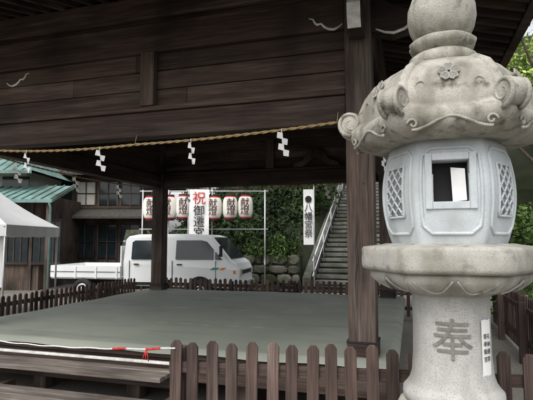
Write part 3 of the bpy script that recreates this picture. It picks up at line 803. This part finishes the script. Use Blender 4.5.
H1=empty('green_roof_house',loc=(-.45,0,0))
h=MB(); 
h.box(-16,-6.9,15.6,20,0,3.1,HOUSEW); h.box(-16,-7.7,16.2,19.4,3.1,3.95,PLAST)
h.obj('walls',H1)
h=MB()
a=[V((-16.5,14.6,2.85)),V((-6.1,14.6,2.85)),V((-6.1,16.3,3.45)),V((-16.5,16.3,3.45))]
h.add(a+[p+V((0,0,-.1)) for p in a],[(0,1,2,3),(4,5,6,7),(0,1,5,4),(1,2,6,5),(2,3,7,6),(3,0,4,7)],COPPER)
for i in range(36): 
    x=-16.4+i*.293; h.beam((x,14.6,2.87),(x,16.3,3.47),.035,.04,COPPER)
roofslab(h,-16.6,-7.1,15.3,20.3,3.85,5.2,COPPER,1.6)
h.obj('roofs',H1)
h=MB()
for i in range(9):
    x=-15.6+i*1.05
    h.box(x,x+.09,15.53,15.6-.003,0,2.8,WZ)
    h.box(x+.12,x+1.0,15.55,15.597,.9,2.2,GLASS if i%3 else PLAST)
    for q in range(1,4): h.box(x+.12+q*.22-.012,x+.12+q*.22+.012,15.52,15.549,.9,2.2,WZ)
    h.box(x+.09,x+1.03,15.51,15.56,.82,.9,WX); h.box(x+.09,x+1.03,15.51,15.56,2.2,2.3,WX)
for i in range(6):
    x=-15+i*1.3; h.box(x,x+.9,16.15,16.197,3.3,3.75,GLASS)
for x in(-6.3,-9.2): h.box(x-.06,x+.06,14.8,14.92,0,2.8,WZ)
h.tube([(-6.2,14.62,2.78),(-6.2,14.75,2.6),(-6.2,14.75,0)],.035,COPPER,8)
h.obj('windows_and_posts',H1)
H2=empty('wooden_house')
h=MB(); h.box(-8.6,-4.9,19,24,0,4.3,HOUSEW)
h.obj('walls',H2)
h=MB(); roofslab(h,-9.3,-4.2,18.2,24.8,4.2,5.6,ROOFDK,0,.28)
a=[V((-9.0,18.1,2.5)),V((-4.5,18.1,2.5)),V((-4.5,19.0,2.85)),V((-9.0,19.0,2.85))]
h.add(a+[p+V((0,0,-.08)) for p in a],[(0,1,2,3),(4,5,6,7),(0,1,5,4),(1,2,6,5),(2,3,7,6),(3,0,4,7)],ROOFDK); h.obj('roofs',H2)
h=MB()
for z0,z1 in((.9,2.2),(3.0,3.9)):
    for i in range(4):
        x=-8.4+i*.88; h.box(x,x+.74,18.95,18.997,z0,z1,PLAST if (i==1 and z0>2) else GLASS)
        for q in(.0,.37,.74): h.box(x+q-.02,x+q+.02,18.92,18.949,z0-.04,z1+.04,WZ)
        h.box(x,x+.74,18.9,18.919,(z0+z1)/2-.015,(z0+z1)/2+.015,WX)
for z in(2.55,2.9,4.05): h.box(-8.62,-4.88,18.93,18.996,z-.05,z+.05,WX)
h.obj('windows',H2)
rk=MB(); rg=[]
for k in range(9):
    t=k/8; r=.55*(1-.55*t**1.6); rg.append([(r*math.cos(a)*(1+.12*math.sin(3*a+k*.6)),r*.6*math.sin(a)*(1+.1*math.cos(2*a+k)),1.95*t) for a in [2*math.pi*j/14 for j in range(14)]])
rk.loft(rg,STONE,True); rk.obj('stone_monument',loc=(-4.45,16.2,0))

# ---------------------------------------------------------------- world, sun, camera
w=bpy.data.worlds.new('World'); scene.world=w; w.use_nodes=True; nt=w.node_tree
bg=nt.nodes['Background']; sk=nt.nodes.new('ShaderNodeTexSky'); sk.sky_type='NISHITA'; sk.sun_disc=False
el,az=math.radians(52),math.radians(205)
sk.sun_elevation=el; sk.sun_rotation=az; sk.dust_density=4; sk.air_density=1.0
hs=nt.nodes.new('ShaderNodeHueSaturation'); hs.inputs['Saturation'].default_value=.2; hs.inputs['Value'].default_value=1.85
nt.links.new(sk.outputs[0],hs.inputs['Color']); nt.links.new(hs.outputs[0],bg.inputs[0]); bg.inputs[1].default_value=.15
sd=bpy.data.lights.new('sun','SUN'); sd.energy=.6; sd.angle=math.radians(35); sd.color=(1,.98,.94)
so=bpy.data.objects.new('sun',sd); scene.collection.objects.link(so)
dirv=V((math.sin(az)*math.cos(el),math.cos(az)*math.cos(el),math.sin(el)))
so.rotation_euler=dirv.to_track_quat('Z','Y').to_euler()
cam=bpy.data.cameras.new('camera'); co=bpy.data.objects.new('camera',cam); scene.collection.objects.link(co)
co.location=(0,0,1.6); co.rotation_euler=(math.radians(94.8),0,0); cam.lens=32.42; cam.sensor_width=36; cam.clip_end=1500; cam.clip_start=.05
scene.camera=co
scene.view_settings.view_transform='Standard'; scene.view_settings.look='None'; scene.view_settings.exposure=0
